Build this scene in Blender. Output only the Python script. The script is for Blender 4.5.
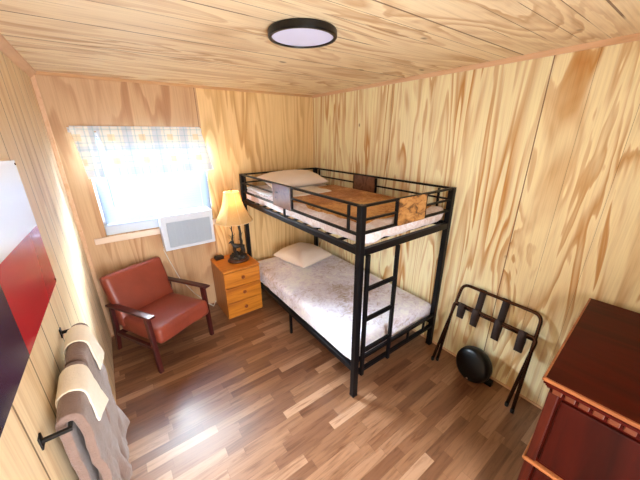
import bpy, bmesh, math, random
from mathutils import Vector, Matrix, noise
random.seed(7)
S = bpy.context.scene
for o in list(bpy.data.objects): bpy.data.objects.remove(o)
COL = S.collection
PI = math.pi
# ------------------------------------------------------------------ room size (metres); origin = floor corner of back and right wall
W = 2.6125; H = 2.4353; YF = -3.98

# ------------------------------------------------------------------ camera
cam = bpy.data.cameras.new('camera'); co = bpy.data.objects.new('camera', cam); COL.objects.link(co); S.camera = co
R_ = Vector((0.8057894, -0.5921757, -0.0055954)); U_ = Vector((0.2086984, 0.2751139, 0.9384867)); F_ = Vector((0.5542097, 0.7573904, -0.3452701))
m = Matrix((( R_.x, U_.x, -F_.x, -2.29859), (R_.y, U_.y, -F_.y, -3.28228), (R_.z, U_.z, -F_.z, 1.96797), (0, 0, 0, 1)))
co.matrix_world = m
cam.sensor_width = 36; cam.lens = 285.568 / 640 * 36; cam.clip_start = 0.02

# ------------------------------------------------------------------ light, world, exposure
S.view_settings.view_transform = 'Standard'; S.view_settings.look = 'None'; S.view_settings.gamma = 1
S.view_settings.use_curve_mapping = False; S.view_settings.exposure = 1.85
w = bpy.data.worlds.new('sky'); S.world = w; w.use_nodes = True
w.node_tree.nodes['Background'].inputs[0].default_value = (0.75, 0.86, 1.0, 1)
w.node_tree.nodes['Background'].inputs[1].default_value = 2.0
def area(name, loc, rot, sx, sy, power, color, spread=PI):
    l = bpy.data.lights.new(name, 'AREA'); l.shape = 'RECTANGLE'; l.size = sx; l.size_y = sy; l.energy = power; l.color = color; l.spread = spread
    o = bpy.data.objects.new(name, l); COL.objects.link(o); o.location = loc; o.rotation_euler = rot; return o
area('window_daylight', (-2.35, 0.75, 1.95), (-math.radians(72), 0, 0), 2.2, 2.2, 1020, (0.73, 0.89, 1.0))
area('doorway_fill', (-1.95, YF-0.35, 1.15), (PI/2, 0, 0), 0.9, 2.0, 20, (1.0, 0.98, 0.95))  # added fill light outside the unseen doorway behind the camera

# ------------------------------------------------------------------ node helpers
def new_mat(name):
    m = bpy.data.materials.new(name); m.use_nodes = True
    return m, m.node_tree.nodes, m.node_tree.links, m.node_tree.nodes['Principled BSDF']
def lin(c): return tuple((x/12.92 if x <= .04045 else ((x+.055)/1.055)**2.4) for x in [v/255 for v in c]) + (1,)
def mathn(N, L, op, a, b=None, c=None):
    n = N.new('ShaderNodeMath'); n.operation = op
    for i, v in enumerate((a, b, c)):
        if v is None: continue
        if isinstance(v, (int, float)): n.inputs[i].default_value = v
        else: L.new(v, n.inputs[i])
    return n.outputs[0]
def mapping(N, L, scale, loc=(0,0,0), rot=(0,0,0)):
    t = N.new('ShaderNodeTexCoord'); mp = N.new('ShaderNodeMapping')
    mp.inputs['Scale'].default_value = scale; mp.inputs['Location'].default_value = loc; mp.inputs['Rotation'].default_value = rot
    L.new(t.outputs['Object'], mp.inputs['Vector']); return mp.outputs[0]
def noisen(N, L, vec, scale, detail=2, rough=.5, dist=0):
    n = N.new('ShaderNodeTexNoise'); n.inputs['Scale'].default_value = scale; n.inputs['Detail'].default_value = detail
    n.inputs['Roughness'].default_value = rough; n.inputs['Distortion'].default_value = dist
    if vec is not None: L.new(vec, n.inputs['Vector'])
    return n.outputs['Fac']
def ramp(N, L, fac, stops, interp='LINEAR'):
    r = N.new('ShaderNodeValToRGB'); r.color_ramp.interpolation = interp
    e = r.color_ramp.elements
    while len(e) < len(stops): e.new(.5)
    for i, (p, c) in enumerate(stops): e[i].position = p; e[i].color = c
    L.new(fac, r.inputs[0]); return r.outputs[0]
def mix(N, L, fac, a, b, mode='MIX'):
    n = N.new('ShaderNodeMix'); n.data_type = 'RGBA'; n.blend_type = mode
    for s, v in ((0, fac), (6, a), (7, b)):
        if isinstance(v, (int, float)): n.inputs[s].default_value = v
        elif isinstance(v, tuple): n.inputs[s].default_value = v
        else: L.new(v, n.inputs[s])
    return n.outputs[2]
def bump(N, L, bsdf, h, strength=.3, dist=.01):
    b = N.new('ShaderNodeBump'); b.inputs['Strength'].default_value = strength; b.inputs['Distance'].default_value = dist
    L.new(h, b.inputs['Height']); L.new(b.outputs[0], bsdf.inputs['Normal'])
def grooves(N, L, axis, spots, half=.0025):
    """1 on thin vertical/horizontal joints at the given coordinates"""
    t = N.new('ShaderNodeTexCoord'); s = N.new('ShaderNodeSeparateXYZ'); L.new(t.outputs['Object'], s.inputs[0])
    out = None
    for sp in spots:
        hw = half
        if isinstance(sp, tuple): sp, hw = sp
        d = mathn(N, L, 'LESS_THAN', mathn(N, L, 'ABSOLUTE', mathn(N, L, 'SUBTRACT', s.outputs[axis], sp)), hw)
        out = d if out is None else mathn(N, L, 'MAXIMUM', out, d)
    return out
def plywood(name, light, mid, dark, axis, rings=10, cross=2.0, along=.28, seed=0, gr=None, knots=True, rough=.55, groove_col=None, contrast=.75, spec=.25, grain=.35, nd=3, dist=.35, kr=.03, broken=None):
    """rotary cut plywood: contour lines of a stretched noise field; axis = index of the grain direction"""
    m, N, L, B = new_mat(name)
    sc = [cross]*3; sc[axis] = along
    v = mapping(N, L, tuple(sc), (seed*3.7, seed*1.3, seed*2.1))
    n = noisen(N, L, v, 1.0, nd, .45, dist)
    f = mathn(N, L, 'FRACT', mathn(N, L, 'MULTIPLY', n, rings))
    band = ramp(N, L, f, [(0, (0,0,0,1)), (.35, (.12,.12,.12,1)), (.8, (1,1,1,1)), (.93, (.8,.8,.8,1)), (1, (0,0,0,1))])
    sc2 = [cross*.9]*3; sc2[axis] = along*1.3
    amp = ramp(N, L, noisen(N, L, mapping(N, L, tuple(sc2), (seed+9, 4, 2)), 1.3, 2), [(.35, (.25,.25,.25,1)), (.62, (1,1,1,1))])
    k = mix(N, L, 1.0, band, amp, 'MULTIPLY')
    c = mix(N, L, mathn(N, L, 'MULTIPLY', k, contrast), light, mid)
    sc3 = [90]*3; sc3[axis] = 2.5
    g = noisen(N, L, mapping(N, L, tuple(sc3)), 1.0, 3, .6)
    c = mix(N, L, grain, c, ramp(N, L, g, [(.3, (.62,.55,.47,1)), (.55, (1,1,1,1))]), 'MULTIPLY')
    big = noisen(N, L, mapping(N, L, (.7,.7,.7), (seed, 0, 0)), 1.0, 2)
    c = mix(N, L, .6, c, ramp(N, L, big, [(.3, (.86,.80,.74,1)), (.7, (1,1,1,1))]), 'MULTIPLY')
    if knots:
        vo = N.new('ShaderNodeTexVoronoi'); vo.inputs['Scale'].default_value = 1.0; vo.inputs['Randomness'].default_value = 1
        sk = [3.1]*3; sk[axis] = 1.7
        L.new(mapping(N, L, tuple(sk), (seed*.7, .4, .2)), vo.inputs['Vector'])
        c = mix(N, L, ramp(N, L, vo.outputs['Distance'], [(kr, (.85,.85,.85,1)), (kr*2, (0,0,0,1))]), c, dark)
    if gr is not None:
        gv = grooves(N, L, gr[0], gr[1])
        if broken:
            minor = ramp(N, L, noisen(N, L, mapping(N, L, (1.6, 5, 1)), 1.0, 2), [(.47, (.12,.12,.12,1)), (.53, (1,1,1,1))])
            wide = grooves(N, L, gr[0], broken)
            gv = mathn(N, L, 'MULTIPLY', gv, mathn(N, L, 'MAXIMUM', minor, wide))
        c = mix(N, L, mathn(N, L, 'MULTIPLY', gv, .8), c, groove_col or dark)
        bump(N, L, B, mathn(N, L, 'MULTIPLY', gv, -1.0), .6, .004)
    L.new(c, B.inputs['Base Color']); B.inputs['Roughness'].default_value = rough; B.inputs['Specular IOR Level'].default_value = spec
    return m
def wood(name, c1, c2, axis, rough=.4, scale=1.0, spec=.5):
    m, N, L, B = new_mat(name)
    sc = [14*scale]*3; sc[axis] = 1.2*scale
    n = noisen(N, L, mapping(N, L, tuple(sc)), 1.0, 4, .6, .8)
    f = mathn(N, L, 'PINGPONG', mathn(N, L, 'MULTIPLY', n, 4.0), 1.0)
    L.new(ramp(N, L, f, [(0, c1), (1, c2)]), B.inputs['Base Color']); B.inputs['Roughness'].default_value = rough
    B.inputs['Specular IOR Level'].default_value = spec
    return m
def plain(name, c, rough=.5, metal=0, spec=.5, nz=None, sheen=0, bumpv=None):
    m, N, L, B = new_mat(name)
    B.inputs['Roughness'].default_value = rough; B.inputs['Metallic'].default_value = metal; B.inputs['Specular IOR Level'].default_value = spec
    if nz:
        n = noisen(N, L, mapping(N, L, (1,1,1)), nz[0], 4, .6)
        a = tuple(x*nz[1] for x in c[:3]) + (1,)
        L.new(ramp(N, L, n, [(.3, a), (.7, c)]), B.inputs['Base Color'])
    else: B.inputs['Base Color'].default_value = c
    if sheen: B.inputs['Sheen Weight'].default_value = sheen; B.inputs['Sheen Roughness'].default_value = .4
    if bumpv: bump(N, L, B, noisen(N, L, mapping(N, L, (1,1,1)), bumpv[0], 4, .6), bumpv[1], .01)
    return m

# ------------------------------------------------------------------ mesh helpers
def bx(bm, x0, x1, y0, y1, z0, z1, bev=0, M=None):
    r = bmesh.ops.create_cube(bm, size=1)
    vs = r['verts']
    for v in vs: v.co = Vector(((x0+x1)/2 + v.co.x*(x1-x0), (y0+y1)/2 + v.co.y*(y1-y0), (z0+z1)/2 + v.co.z*(z1-z0)))
    if bev:
        es = list({e for v in vs for e in v.link_edges})
        rr = bmesh.ops.bevel(bm, geom=es, offset=bev, segments=2, affect='EDGES', profile=.5)
        vs = list({v for f in rr['faces'] for v in f.verts} | {v for v in vs if v.is_valid})
    if M is not None:
        for v in vs: v.co = M @ v.co
    return vs
def tube(bm, pts, r, n=10, closed=False):
    """round tube through pts; r float or list"""
    pts = [Vector(p) for p in pts]; k = len(pts)
    rs = r if isinstance(r, (list, tuple)) else [r]*k
    rings = []; up = None
    for i, p in enumerate(pts):
        a = pts[i-1] if (i > 0 or closed) else p; b = pts[(i+1) % k] if (i < k-1 or closed) else p
        d = (b-a).normalized()
        if up is None: up = Vector((0,0,1)) if abs(d.z) < .9 else Vector((1,0,0))
        s = d.cross(up).normalized(); up = s.cross(d).normalized()
        rings.append([bm.verts.new(p + (s*math.cos(2*PI*j/n) + up*math.sin(2*PI*j/n))*rs[i]) for j in range(n)])
    for i in range(k if closed else k-1):
        A = rings[i]; Bq = rings[(i+1) % k]
        for j in range(n): bm.faces.new((A[j], A[(j+1)%n], Bq[(j+1)%n], Bq[j]))
    if not closed:
        bm.faces.new(rings[0][::-1]); bm.faces.new(rings[-1])
def bar(bm, a, b, wd, ht, up=(0,0,1), bev=0):
    """rectangular bar from a to b"""
    a = Vector(a); b = Vector(b); d = b-a; Lg = d.length; d.normalize()
    u = Vector(up); s = u.cross(d)
    if s.length < 1e-4: u = Vector((1,0,0)); s = u.cross(d)
    s.normalize(); u = d.cross(s)
    M = Matrix(((d.x, s.x, u.x, a.x), (d.y, s.y, u.y, a.y), (d.z, s.z, u.z, a.z), (0,0,0,1)))
    return bx(bm, 0, Lg, -wd/2, wd/2, -ht/2, ht/2, bev, M)
def lathe(bm, prof, n=32, c=(0,0,0), cap=True):
    rings = []
    for r, z in prof:
        rings.append([bm.verts.new((c[0]+r*math.cos(2*PI*j/n), c[1]+r*math.sin(2*PI*j/n), c[2]+z)) for j in range(n)])
    for i in range(len(rings)-1):
        for j in range(n): bm.faces.new((rings[i][j], rings[i][(j+1)%n], rings[i+1][(j+1)%n], rings[i+1][j]))
    if cap:
        bm.faces.new(rings[0][::-1]); bm.faces.new(rings[-1])
def arc_pts(pts, rad, seg=5):
    """round the inner corners of a polyline"""
    pts = [Vector(p) for p in pts]; out = [pts[0]]
    for i in range(1, len(pts)-1):
        a = (pts[i-1]-pts[i]).normalized(); b = (pts[i+1]-pts[i]).normalized()
        p0 = pts[i]+a*rad; p1 = pts[i]+b*rad
        for k in range(seg+1):
            t = k/seg; out.append((1-t)**2*p0 + 2*t*(1-t)*pts[i] + t*t*p1)
    out.append(pts[-1]); return out
def obj(name, bm, mat, parent=None, smooth=False):
    me = bpy.data.meshes.new(name)
    bmesh.ops.recalc_face_normals(bm, faces=bm.faces)
    bm.to_mesh(me); bm.free()
    if smooth:
        for p in me.polygons: p.use_smooth = True
    me.materials.append(mat)
    o = bpy.data.objects.new(name, me); COL.objects.link(o)
    if parent is not None: o.parent = parent
    return o
def B_(): return bmesh.new()
def struct(name, bm, mat, parent=None, **k):
    o = obj(name, bm, mat, parent, **k)
    if parent is None: o['kind'] = 'structure'
    return o
def thing(name, label, cat, loc=(0,0,0), rotz=0, group=None):
    o = bpy.data.objects.new(name, None); COL.objects.link(o); o.location = loc; o.rotation_euler = (0,0,rotz); o.empty_display_size = .1
    o['label'] = label; o['category'] = cat
    if group: o['group'] = group
    return o
def tag(o, label, cat, group=None):
    o['label'] = label; o['category'] = cat
    if group: o['group'] = group
    return o
def mod_bevel(o, wdt=.004, seg=2):
    b = o.modifiers.new('bevel', 'BEVEL'); b.width = wdt; b.segments = seg; b.limit_method = 'ANGLE'; return o
def mod_sub(o, lv=2):
    s = o.modifiers.new('sub', 'SUBSURF'); s.levels = lv; s.render_levels = lv; return o
def softbox(bm, x0, x1, y0, y1, z0, z1, rad, nx=24, ny=40, nz=6, wob=.004, wf=5.0, seed=0, bulge=0):
    """mattress-like rounded box with a soft uneven surface"""
    r = bmesh.ops.create_grid(bm, x_segments=1, y_segments=1, size=.5); bmesh.ops.delete(bm, geom=r['verts'], context='VERTS')
    def face(fn, nu, nv):
        g = [[bm.verts.new(fn(i/nu, j/nv)) for j in range(nv+1)] for i in range(nu+1)]
        for i in range(nu):
            for j in range(nv): bm.faces.new((g[i][j], g[i+1][j], g[i+1][j+1], g[i][j+1]))
    X = lambda t: x0+(x1-x0)*t
    Y = lambda t: y0+(y1-y0)*t
    Z = lambda t: z0+(z1-z0)*t
    face(lambda a, b: (X(a), Y(b), z1), nx, ny); face(lambda a, b: (X(a), Y(b), z0), nx, ny)
    face(lambda a, b: (x0, Y(a), Z(b)), ny, nz); face(lambda a, b: (x1, Y(a), Z(b)), ny, nz)
    face(lambda a, b: (X(a), y0, Z(b)), nx, nz); face(lambda a, b: (X(a), y1, Z(b)), nx, nz)
    bmesh.ops.remove_doubles(bm, verts=bm.verts, dist=1e-5)
    lo = Vector((x0+rad, y0+rad, z0+rad)); hi = Vector((x1-rad, y1-rad, z1-rad))
    for v in bm.verts:
        q = Vector([min(max(v.co[i], min(lo[i], hi[i])), max(lo[i], hi[i])) for i in range(3)])
        d = v.co-q
        if d.length > 1e-6:
            # smooth rounding
            dn = d.normalized(); nrm = q + dn*rad
            v.co = nrm
        else: dn = Vector((0,0,0))
        nval = noise.noise(Vector((v.co.x*wf, v.co.y*wf, v.co.z*wf+seed)))
        v.co += dn*nval*wob*2
        if bulge and v.co.z > (z0+z1)/2:
            u = (v.co.x-(x0+x1)/2)/((x1-x0)/2); w_ = (v.co.y-(y0+y1)/2)/((y1-y0)/2)
            v.co.z += bulge*(1-u*u)*(1-w_*w_)
def pillow(bm, L, Wd, T, n=28, seed=0, slump=.0):
    for side in (1, -1):
        g = []
        for i in range(n+1):
            row = []
            for j in range(n+1):
                u = -1+2*i/n; v = -1+2*j/n
                k = max(0, (1-abs(u)**2.6))**.55*max(0, (1-abs(v)**2.4))**.55
                pin = 1-.07*(1-abs(u)**2)*abs(v)**3
                pin2 = 1-.06*(1-abs(v)**2)*abs(u)**3
                x = u*L/2*pin2; y = v*Wd/2*pin
                z = side*k*T/2
                wr = noise.noise(Vector((x*7+seed, y*11, seed)))*.010*k + noise.noise(Vector((x*18+seed, y*22, seed)))*.005*k
                row.append(bm.verts.new((x, y, z*(1.25 if side > 0 else .75)+wr)))
            g.append(row)
        for i in range(n):
            for j in range(n): bm.faces.new((g[i][j], g[i+1][j], g[i+1][j+1], g[i][j+1]))
    bmesh.ops.remove_doubles(bm, verts=bm.verts, dist=.0012)

# ------------------------------------------------------------------ materials
M_right = plywood('plywood_yellow', lin((255,249,210)), lin((206,152,88)), lin((120,72,40)), 2, rings=10, cross=4.6, along=.40, contrast=1.0, nd=3, dist=.6, kr=.022, seed=1, gr=(1, [(-1.295,.002), (-2.52,.0035)]), rough=.5)
M_right2 = plywood('plywood_yellow_wide_figure', lin((252,240,198)), lin((200,148,86)), lin((90,50,28)), 2, rings=11, cross=2.8, along=.62, contrast=1.0, nd=4, dist=.9, kr=.03, seed=7, gr=(1, [(-2.52,.0035), (-2.73,.0007), (-2.95,.0007)]), rough=.5)
M_back = plywood('plywood_back', lin((212,176,138)), lin((168,118,78)), lin((110,70,45)), 2, rings=11, cross=2.4, along=.35, seed=5, gr=(0, [(-1.43,.003)]), rough=.55, knots=False)
M_backr = plywood('plywood_back_yellow', lin((244,214,160)), lin((196,142,80)), lin((110,70,45)), 2, rings=15, cross=3.0, along=.3, seed=8, gr=(0, [(-1.43,.003)]), rough=.55, knots=False)
M_left = plywood('plank_left', lin((244,222,184)), lin((212,176,128)), lin((96,66,44)), 2, rings=7, cross=2.2, along=.22, seed=3, gr=(1, [(-(.19+.22*k), .0045) for k in range(18)]), rough=.5, groove_col=lin((92,66,44)), contrast=.6, knots=False)
M_ceil = plywood('plywood_ceiling', lin((252,234,198)), lin((206,164,114)), lin((92,60,36)), 0, rings=9, cross=3.0, along=.7, seed=12, gr=(1, [(-.12-.1016*k, .0018) if k not in (9, 13, 18, 22, 27) else (-.12-.1016*k, .0045) for k in range(38)]), rough=.55, groove_col=lin((104,68,42)), contrast=.85, nd=4, dist=.7, broken=[(-.12-.1016*k, .0045) for k in (9, 13, 22)])
M_trim = wood('trim_wood', lin((226,186,148)), lin((208,162,120)), 1, .45)
M_trimx = wood('trim_wood_cross', lin((205,160,112)), lin((180,132,88)), 0, .45)

def floor_mat():
    m, N, L, B = new_mat('laminate_strips')
    t = N.new('ShaderNodeTexCoord'); s = N.new('ShaderNodeSeparateXYZ'); L.new(t.outputs['Object'], s.inputs[0])
    y = mathn(N, L, 'DIVIDE', s.outputs[1], .068)
    row = mathn(N, L, 'FLOOR', y)
    wn = N.new('ShaderNodeTexWhiteNoise'); wn.noise_dimensions = '1D'; L.new(row, wn.inputs['W'])
    off = mathn(N, L, 'MULTIPLY', wn.outputs[0], 7.3)
    xx = mathn(N, L, 'ADD', mathn(N, L, 'DIVIDE', s.outputs[0], .44), off)
    col = mathn(N, L, 'FLOOR', xx)
    cb = N.new('ShaderNodeCombineXYZ'); L.new(row, cb.inputs[0]); L.new(col, cb.inputs[1])
    w2 = N.new('ShaderNodeTexWhiteNoise'); w2.noise_dimensions = '2D'; L.new(cb.outputs[0], w2.inputs['Vector'])
    base = ramp(N, L, w2.outputs[0], [(0, lin((112,74,52))), (.3, lin((128,88,63))), (.6, lin((140,100,73))), (.85, lin((156,116,88))), (1, lin((182,144,116)))])
    # grain, shifted per strip
    cb2 = N.new('ShaderNodeCombineXYZ')
    L.new(mathn(N, L, 'MULTIPLY', s.outputs[0], 3.0), cb2.inputs[0]); L.new(mathn(N, L, 'MULTIPLY', s.outputs[1], 34.0), cb2.inputs[1]); L.new(mathn(N, L, 'MULTIPLY', w2.outputs[0], 40.0), cb2.inputs[2])
    g = noisen(N, L, cb2.outputs[0], 1.0, 5, .62, 1.2)
    c = mix(N, L, .85, base, ramp(N, L, g, [(.32, (.50,.40,.33,1)), (.5, (.95,.93,.9,1)), (.7, (1.12,1.1,1.08,1))]), 'MULTIPLY')
    fy = mathn(N, L, 'FRACT', y); fx = mathn(N, L, 'FRACT', xx)
    e1 = mathn(N, L, 'LESS_THAN', fy, .022); e2 = mathn(N, L, 'LESS_THAN', fx, .004)
    e = mathn(N, L, 'MAXIMUM', e1, e2)
    c = mix(N, L, mathn(N, L, 'MULTIPLY', e, .45), c, lin((70,42,24)))
    L.new(c, B.inputs['Base Color'])
    L.new(mathn(N, L, 'ADD', mathn(N, L, 'MULTIPLY', g, .14), .24), B.inputs['Roughness'])
    B.inputs['Specular IOR Level'].default_value = .7
    bump(N, L, B, g, .12, .003)
    return m
M_floor = floor_mat()
M_white = plain('white_vinyl', lin((236,240,245)), .4)
M_acw = plain('white_plastic', lin((206,216,234)), .35)
M_acg = plain('grille_plastic', lin((180,192,208)), .5)
M_metal = plain('black_powder_coat', lin((7,6,10)), .42, .0, .22)
M_blackm = plain('black_metal', lin((22,20,20)), .4, .4)
M_bronze = plain('bronze_tube', lin((82,58,46)), .25, .85)
M_strap = plain('dark_webbing', lin((46,32,30)), .8)
M_blackp = plain('black_plastic', lin((7,7,9)), .34, 0, .35)
M_leather = plain('brown_leather', lin((146,66,48)), .36, 0, .5, nz=(6, .78), bumpv=(90, .12))
M_chairw = wood('dark_cherry_wood', lin((74,26,24)), lin((50,16,18)), 2, .3)
M_pine = wood('honey_pine', lin((208,130,40)), lin((150,76,18)), 0, .35, .8)
M_pines = wood('honey_pine_side', lin((190,122,60)), lin((150,84,38)), 2, .4, .8)
M_knob = wood('knob_wood', lin((150,76,28)), lin((116,56,20)), 0, .35, 2)
M_rustic = wood('rustic_brown_board', lin((124,84,66)), lin((74,46,38)), 0, .25, .7, 1.0)
M_mahog = wood('mahogany', lin((74,12,5)), lin((38,4,2)), 1, .4, .45, .12)
M_mahogf = wood('mahogany_front', lin((58,10,4)), lin((30,4,2)), 2, .4, .5, .15)
M_mahedge = wood('mahogany_edge', lin((170,104,60)), lin((126,66,34)), 1, .3)
M_sheet = plain('white_sheet', lin((228,224,226)), .8, 0, .2, nz=(9, .9), bumpv=(14, .8))
M_ticking = plain('cream_ticking', lin((226,196,160)), .85, 0, .2)
M_pillow = plain('cream_pillowcase', lin((238,224,214)), .85, 0, .2, bumpv=(9, .5), sheen=.15)
def plush(name, a, b, c, seed, sheen=.7, tint=(.92, .92, 1, 1)):
    m, N, L, B = new_mat(name)
    n1 = noisen(N, L, mapping(N, L, (1,1,1), (seed, 0, 0)), 2.3, 3, .6, .6)
    n2 = noisen(N, L, mapping(N, L, (1,1,1), (seed, 3, 0)), 17, 5, .7, 1.4)
    f = mathn(N, L, 'ADD', mathn(N, L, 'MULTIPLY', n1, .5), mathn(N, L, 'MULTIPLY', n2, .5))
    L.new(ramp(N, L, f, [(.36, a), (.48, b), (.6, c)]), B.inputs['Base Color'])
    B.inputs['Roughness'].default_value = .75; B.inputs['Specular IOR Level'].default_value = .25
    B.inputs['Sheen Weight'].default_value = sheen; B.inputs['Sheen Roughness'].default_value = .35; B.inputs['Sheen Tint'].default_value = tint
    bump(N, L, B, n2, .45, .02)
    return m
M_plush = plush('plush_taupe', lin((176,156,146)), lin((228,224,244)), lin((248,250,255)), 0, 1.0)
M_plushb = plush('plush_brown', lin((142,84,28)), lin((166,102,38)), lin((214,164,100)), 4, .25, (1,.85,.65,1))
M_towel = plain('taupe_terry', lin((138,114,104)), .95, 0, .1, nz=(40, .85), sheen=.3, bumpv=(160, .6))
M_cream = plain('cream_terry', lin((240,228,206)), .95, 0, .1, nz=(60, .94), sheen=.3, bumpv=(180, .5))

M_sheetp = plush('blush_sheet', lin((206,180,172)), lin((226,208,204)), lin((246,240,244)), 9)
# ------------------------------------------------------------------ room shell
T = .10
bm = B_(); bx(bm, -W-T, T, YF-T, T, -.08, 0); struct('floor', bm, M_floor)
bm = B_(); bx(bm, -W-T, T, YF-T, T, H, H+.08); struct('ceiling', bm, M_ceil)
bm = B_(); bx(bm, 0, T, -2.52, T, 0, H); bx(bm, 0, T, YF-T, -2.52, 0, H); wr_ = struct('wall_right', bm, M_right); wr_.data.materials.append(M_right2)
for p in wr_.data.polygons:
    if p.center.y < -2.52: p.material_index = 1
bm = B_(); bx(bm, -W-T, -W, YF-T, T, 0, H); struct('wall_left', bm, M_left)
WX0, WX1, WZ0, WZ1 = -2.42, -1.41, 1.07, 2.0
bm = B_()
bx(bm, -W, WX0, 0, T, 0, H); bx(bm, WX0, WX1, 0, T, 0, WZ0); bx(bm, WX0, WX1, 0, T, WZ1, H)
bx(bm, WX1, 0, 0, T, 0, H)
wb = struct('wall_back', bm, M_back); wb.data.materials.append(M_backr)
for p in wb.data.polygons:
    if p.center.x > WX1: p.material_index = 1
DX0, DX1, DZ = -2.38, -1.52, 2.05
bm = B_(); bx(bm, -W, DX0, YF-T, YF, 0, H); bx(bm, DX1, 0, YF-T, YF, 0, H); bx(bm, DX0, DX1, YF-T, YF, DZ, H)
struct('wall_front', bm, M_left)
bm = B_()
for x in (DX0-.06, DX1): bx(bm, x, x+.06, YF, YF+.015, 0, DZ)
bx(bm, DX0-.06, DX1+.06, YF, YF+.015, DZ, DZ+.06)
struct('door_1', bm, M_trim)
# crown and corner trims
def tri_trim(name, pts, a, b, mat, axis):
    bm = B_()
    ra = [bm.verts.new(q(a)) for q in pts]; rb = [bm.verts.new(q(b)) for q in pts]; n = len(pts)
    for i in range(n): bm.faces.new((ra[i], ra[(i+1)%n], rb[(i+1)%n], rb[i]))
    bm.faces.new(ra); bm.faces.new(rb[::-1]); return struct(name, bm, mat)
tri_trim('trim_1', [lambda t: (0, t, H), lambda t: (-.018, t, H), lambda t: (-.016, t, H-.006), lambda t: (-.010, t, H-.030), lambda t: (0, t, H-.030)], -.0, YF, M_trim, 1)
tri_trim('trim_2', [lambda t: (-W, t, H), lambda t: (-W+.045, t, H), lambda t: (-W+.042, t, H-.012), lambda t: (-W+.012, t, H-.045), lambda t: (-W, t, H-.045)], 0, YF, M_trim, 1)
tri_trim('trim_3', [lambda t: (t, 0, H), lambda t: (t, -.012, H), lambda t: (t, -.012, H-.02), lambda t: (t, 0, H-.024)], -W, 0, M_trimx, 0)
bm = B_(); bx(bm, -W, -W+.03, -.012, 0, 0, H-.024, .003); struct('trim_4', bm, M_trim)
bm = B_(); bx(bm, -.012, 0, YF, 0, 0, .02, .004); struct('baseboard_right', bm, M_trim)

# ------------------------------------------------------------------ window (structure) with sill
bm = B_()
fy0, fy1 = .035, .075
for a in ((WX0, WX0+.035, WZ0, WZ1), (WX1-.035, WX1, WZ0, WZ1), (WX0, WX1, WZ0, WZ0+.035), (WX0, WX1, WZ1-.035, WZ1), (WX0, WX1, 1.168, 1.20)):
    bx(bm, a[0], a[1], fy0, fy1, a[2], a[3], .003)
win = struct('window_1', bm, M_white)
mg, N, L, Bs = new_mat('window_glass')
tr = N.new('ShaderNodeBsdfTransparent'); gl = N.new('ShaderNodeBsdfGlossy'); gl.inputs['Roughness'].default_value = .02
fr = N.new('ShaderNodeFresnel'); fr.inputs[0].default_value = 1.45; mx = N.new('ShaderNodeMixShader')
L.new(fr.outputs[0], mx.inputs[0]); L.new(tr.outputs[0], mx.inputs[1]); L.new(gl.outputs[0], mx.inputs[2]); L.new(mx.outputs[0], N['Material Output'].inputs[0])
bm = B_(); bx(bm, WX0+.03, WX1-.03, .052, .056, 1.195, WZ1-.03); struct('pane', bm, mg, win)
bm = B_(); bx(bm, WX0-.10, WX1+.05, -.022, -.0005, WZ0-.062, WZ0-.005, .004); struct('window_sill', bm, wood('sill_wood', lin((236,214,196)), lin((222,196,172)), 0, .5), win)

# ------------------------------------------------------------------ blinds
def translucent(name, c, tf=.5, tex=None):
    m, N, L, B = new_mat(name)
    t = N.new('ShaderNodeBsdfTranslucent'); d = N.new('ShaderNodeBsdfDiffuse'); mx = N.new('ShaderNodeMixShader'); mx.inputs[0].default_value = tf
    if tex is None: t.inputs[0].default_value = c; d.inputs[0].default_value = c
    else:
        q = tex(N, L); L.new(q, t.inputs[0]); L.new(q, d.inputs[0])
    L.new(d.outputs[0], mx.inputs[1]); L.new(t.outputs[0], mx.inputs[2]); L.new(mx.outputs[0], N['Material Output'].inputs[0])
    N.remove(B); return m
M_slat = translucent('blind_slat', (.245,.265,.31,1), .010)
bl = thing('window_blind', 'white horizontal mini blind lowered over the window behind the valance', 'blinds', (-1.91, .006, WZ1-.02))
bm = B_(); bx(bm, -.495, .495, -.014, .014, -.022, .018, .003); obj('headrail', bm, M_white, bl)
bm = B_()
for k in range(31):
    z = -.035-k*.0248
    M = Matrix.Translation((0, 0, z)) @ Matrix.Rotation(math.radians(33), 4, 'X')
    bx(bm, -.49, .49, -.0238, .0238, -.0004, .0004, 0, M)
obj('slats', bm, M_slat, bl)
bm = B_(); bx(bm, -.492, .492, -.012, .012, -.822, -.800, .004); obj('bottom_rail', bm, plain('rail_blue_grey', lin((190,205,232)), .4), bl)
for x in (-.40, 0, .40): bm = B_(); tube(bm, [(x, -.024, -.02), (x, -.024, -.80)], .0006, 5); obj('ladder_cord', bm, M_white, bl)
bm = B_(); tube(bm, [(-.392, -.026, -.01), (-.392, -.030, -.63)], .004, 8); obj('wand', bm, plain('clear_wand', lin((150,160,190)), .2), bl)

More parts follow.
